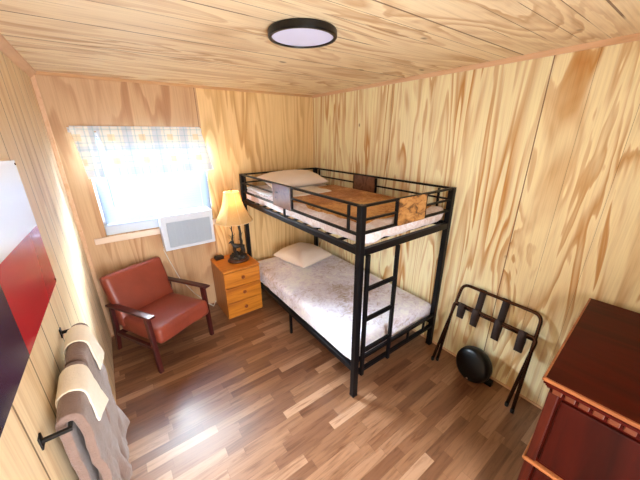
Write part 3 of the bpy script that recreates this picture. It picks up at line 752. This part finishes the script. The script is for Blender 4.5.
for yy in (ly1-.065, ly0+.03):
    bm = B_(); bx(bm, lx0+.026, lx0+.040, yy, yy+.035, .06, DZT-.07, .004); obj('corner_stile', bm, wood('mahogany_stile', lin((74,22,10)), lin((46,10,5)), 2, .4, 1, .2), dr)
bm = B_(); bx(bm, lx0+.014, lx0+.04, ly0+.02, ly1-.022, .548, .566, .005); bx(bm, lx0+.014, lx1-.01, ly1-.036, ly1-.020, .548, .566, .005); obj('waist_moulding', bm, M_mahedge, dr)
for z0_, z1_ in ((.585, DZT-.085), (.33, .535), (.10, .315)):
    bm = B_(); bx(bm, lx0+.022, lx0+.04, ly0+.075, ly1-.075, z0_, z1_, .006); d = obj('drawer', bm, M_mahogf, dr)
    for yk in ((-.22, .22) if z1_ < .6 else ()):
        bm = B_(); lathe(bm, [(.006, 0), (.007, .01), (.014, .016), (.012, .024), (.002, .027)], 16)
        bmesh.ops.rotate(bm, verts=bm.verts, matrix=Matrix.Rotation(-PI/2, 3, 'Y')); bmesh.ops.translate(bm, verts=bm.verts, vec=(lx0+.022, yk, (z0_+z1_)/2)); obj('knob', bm, M_bronze, d, True)
for (a, b) in ((lx0+.03, ly1-.09), (lx0+.03, ly0+.03), (lx1-.07, ly1-.09), (lx1-.07, ly0+.03)):
    bm = B_(); bx(bm, a, a+.06, b, b+.06, 0, .07, .006); obj('foot', bm, M_mahog, dr)

# ------------------------------------------------------------------ flag panel on the left wall
def solid(name, c, rough=.22): return plain(name, c, rough, 0, .5)
fl_tilt = math.radians(2.8)
fl = thing('flag_panel', 'glossy metal flag panel in navy, white and red with a star on left wall', 'wall art', (-W, -1.53, 1.31))
fl.rotation_euler = (-fl_tilt, 0, 0)
FH, FL_ = .565, 1.0; dxf = .003
bm = B_(); bx(bm, dxf, dxf+.006, -FL_, 0, 0, FH, .001); obj('backing', bm, M_white, fl)
bm = B_(); bx(bm, dxf+.006, dxf+.0075, -FL_*2/3, 0, FH/2, FH); obj('white_field', bm, solid('flag_white', lin((232,234,244))), fl)
bm = B_(); bx(bm, dxf+.006, dxf+.0075, -FL_*2/3, 0, 0, FH/2); obj('red_field', bm, solid('flag_red', lin((178,22,44))), fl)
bm = B_(); bx(bm, dxf+.006, dxf+.0075, -FL_, -FL_*2/3, 0, FH); obj('blue_field', bm, solid('flag_navy', lin((30,28,62))), fl)
bm = B_(); vs = []
for k in range(10):
    a = PI/2+k*PI/5; r_ = .11 if k % 2 == 0 else .042
    vs.append(bm.verts.new((dxf+.0078, -FL_*5/6+r_*math.cos(a), FH/2+r_*math.sin(a))))
bm.faces.new(vs); ex = bmesh.ops.extrude_face_region(bm, geom=bm.faces[:]); bmesh.ops.translate(bm, verts=[v for v in ex['geom'] if isinstance(v, bmesh.types.BMVert)], vec=(.0008, 0, 0))
obj('star', bm, solid('star_white', lin((232,234,244))), fl)
for (y, z) in ((-.015, .015), (-.015, FH-.015), (-FL_+.015, .015), (-FL_+.015, FH-.015)):
    bm = B_(); lathe(bm, [(.0055, 0), (.0055, .001), (.003, .003), (.0005, .0033)], 12)
    bmesh.ops.rotate(bm, verts=bm.verts, matrix=Matrix.Rotation(PI/2, 3, 'Y')); bmesh.ops.translate(bm, verts=bm.verts, vec=(dxf+.0075, y, z)); obj('screw', bm, M_bronze, fl, True)

# ------------------------------------------------------------------ towel bar and towels
TZ, TXO = 1.145, .066; TY0, TY1 = -2.345, -1.745
tb = thing('towel_bar', 'black metal towel bar on the left wall below the flag', 'towel bar', (-W, 0, TZ))
bm = B_(); tube(bm, [(TXO, TY0, 0), (TXO, TY1, 0)], .006, 10); obj('bar', bm, M_blackm, tb, True)
for y in (TY0, TY1):
    bm = B_(); bx(bm, .003, TXO+.006, y-.006, y+.006, -.006, .006, .002); br = obj('arm', bm, M_blackm, tb)
    bm = B_(); bx(bm, 0, .005, y-.014, y+.014, -.022, .022, .002); obj('wall_plate', bm, M_blackm, br)
def towel(name, y0, y1, th, back, front, mat, seed, flare=.0, gap=.012, lift=.0, ny=26, out=.0, fy=0.0, wr=1.0, skew=0.0, tw=0.0):
    """folded cloth over the bar; th = thickness of one hanging side"""
    bm = B_(); bxo = -W+TXO; g = []
    n1 = 16; R1 = gap+th/2+lift
    for j in range(ny+1):
        t = j/ny; y = y0+(y1-y0)*t; row = []
        prof = []
        for k in range(n1+1): s = 1-k/n1; prof.append((-R1, -back*s, s))
        for k in range(1, 8): a = PI-PI*k/8; prof.append((R1*math.cos(a), R1*math.sin(a)*1.0, 0))
        for k in range(n1+1): s = k/n1; prof.append((R1, -front*s, s))
        for (px, pz, s) in prof:
            side = 1 if px > 0 else -1
            wv = wr*((noise.noise(Vector((y*9, seed, s*1.5)))*.026 + noise.noise(Vector((y*24, seed+3, s*3)))*.018)*s + noise.noise(Vector((y*14, seed+5, s*9)))*.008)
            xx = px*(1+0*s) + (side > 0)*(flare*s**1.3*(1-tw*(1-t)) + wv + out*math.sin(PI*min(1, s*1.3))) 
            if side < 0: xx = max(xx+wv*.3, -TXO+.008+th/2)
            yy = y + (fy*s*(2*t-1) if side > 0 else 0)
            zz = TZ + pz + wr*(noise.noise(Vector((y*6, seed+7, 0)))*.012*s + noise.noise(Vector((y*11, seed+8, .3)))*.006*(1-s)) + skew*s*(2*t-1)
            row.append(bm.verts.new((bxo+xx, yy, zz)))
        g.append(row)
    for i in range(len(g)-1):
        for j in range(len(g[0])-1): bm.faces.new((g[i][j], g[i+1][j], g[i+1][j+1], g[i][j+1]))
    o = obj(name, bm, mat, None, True)
    sm = o.modifiers.new('sol', 'SOLIDIFY'); sm.thickness = th; sm.offset = 0
    bv = o.modifiers.new('bev', 'BEVEL'); bv.width = th*.42; bv.segments = 3; bv.limit_method = 'ANGLE'; bv.angle_limit = math.radians(50)
    return o
o = towel('bath_towel', -2.325, -2.055, .026, .50, .60, M_towel, 1, flare=-.004, gap=.009, out=.004, fy=.01, wr=1.3); tag(o, 'folded taupe bath towel on the near half of the towel bar', 'towel', 'taupe bath towels')
o = towel('bath_towel', -2.030, -1.765, .024, .50, .66, M_towel, 5, flare=.006, gap=.009, out=.008, fy=.03, wr=1.3); tag(o, 'folded taupe bath towel on the far half of the towel bar', 'towel', 'taupe bath towels')
o = towel('hand_towel', -2.225, -2.085, .007, .09, .150, M_cream, 9, flare=.024, gap=.010, lift=.026, ny=12, wr=.2, skew=-.022, tw=.8); tag(o, 'folded cream hand towel laid over the near taupe bath towel', 'towel', 'cream hand towels')
o = towel('hand_towel', -1.925, -1.795, .007, .09, .140, M_cream, 13, flare=.024, gap=.010, lift=.026, ny=12, wr=.2, skew=-.006, tw=.5); tag(o, 'folded cream hand towel laid over the far taupe bath towel', 'towel', 'cream hand towels')
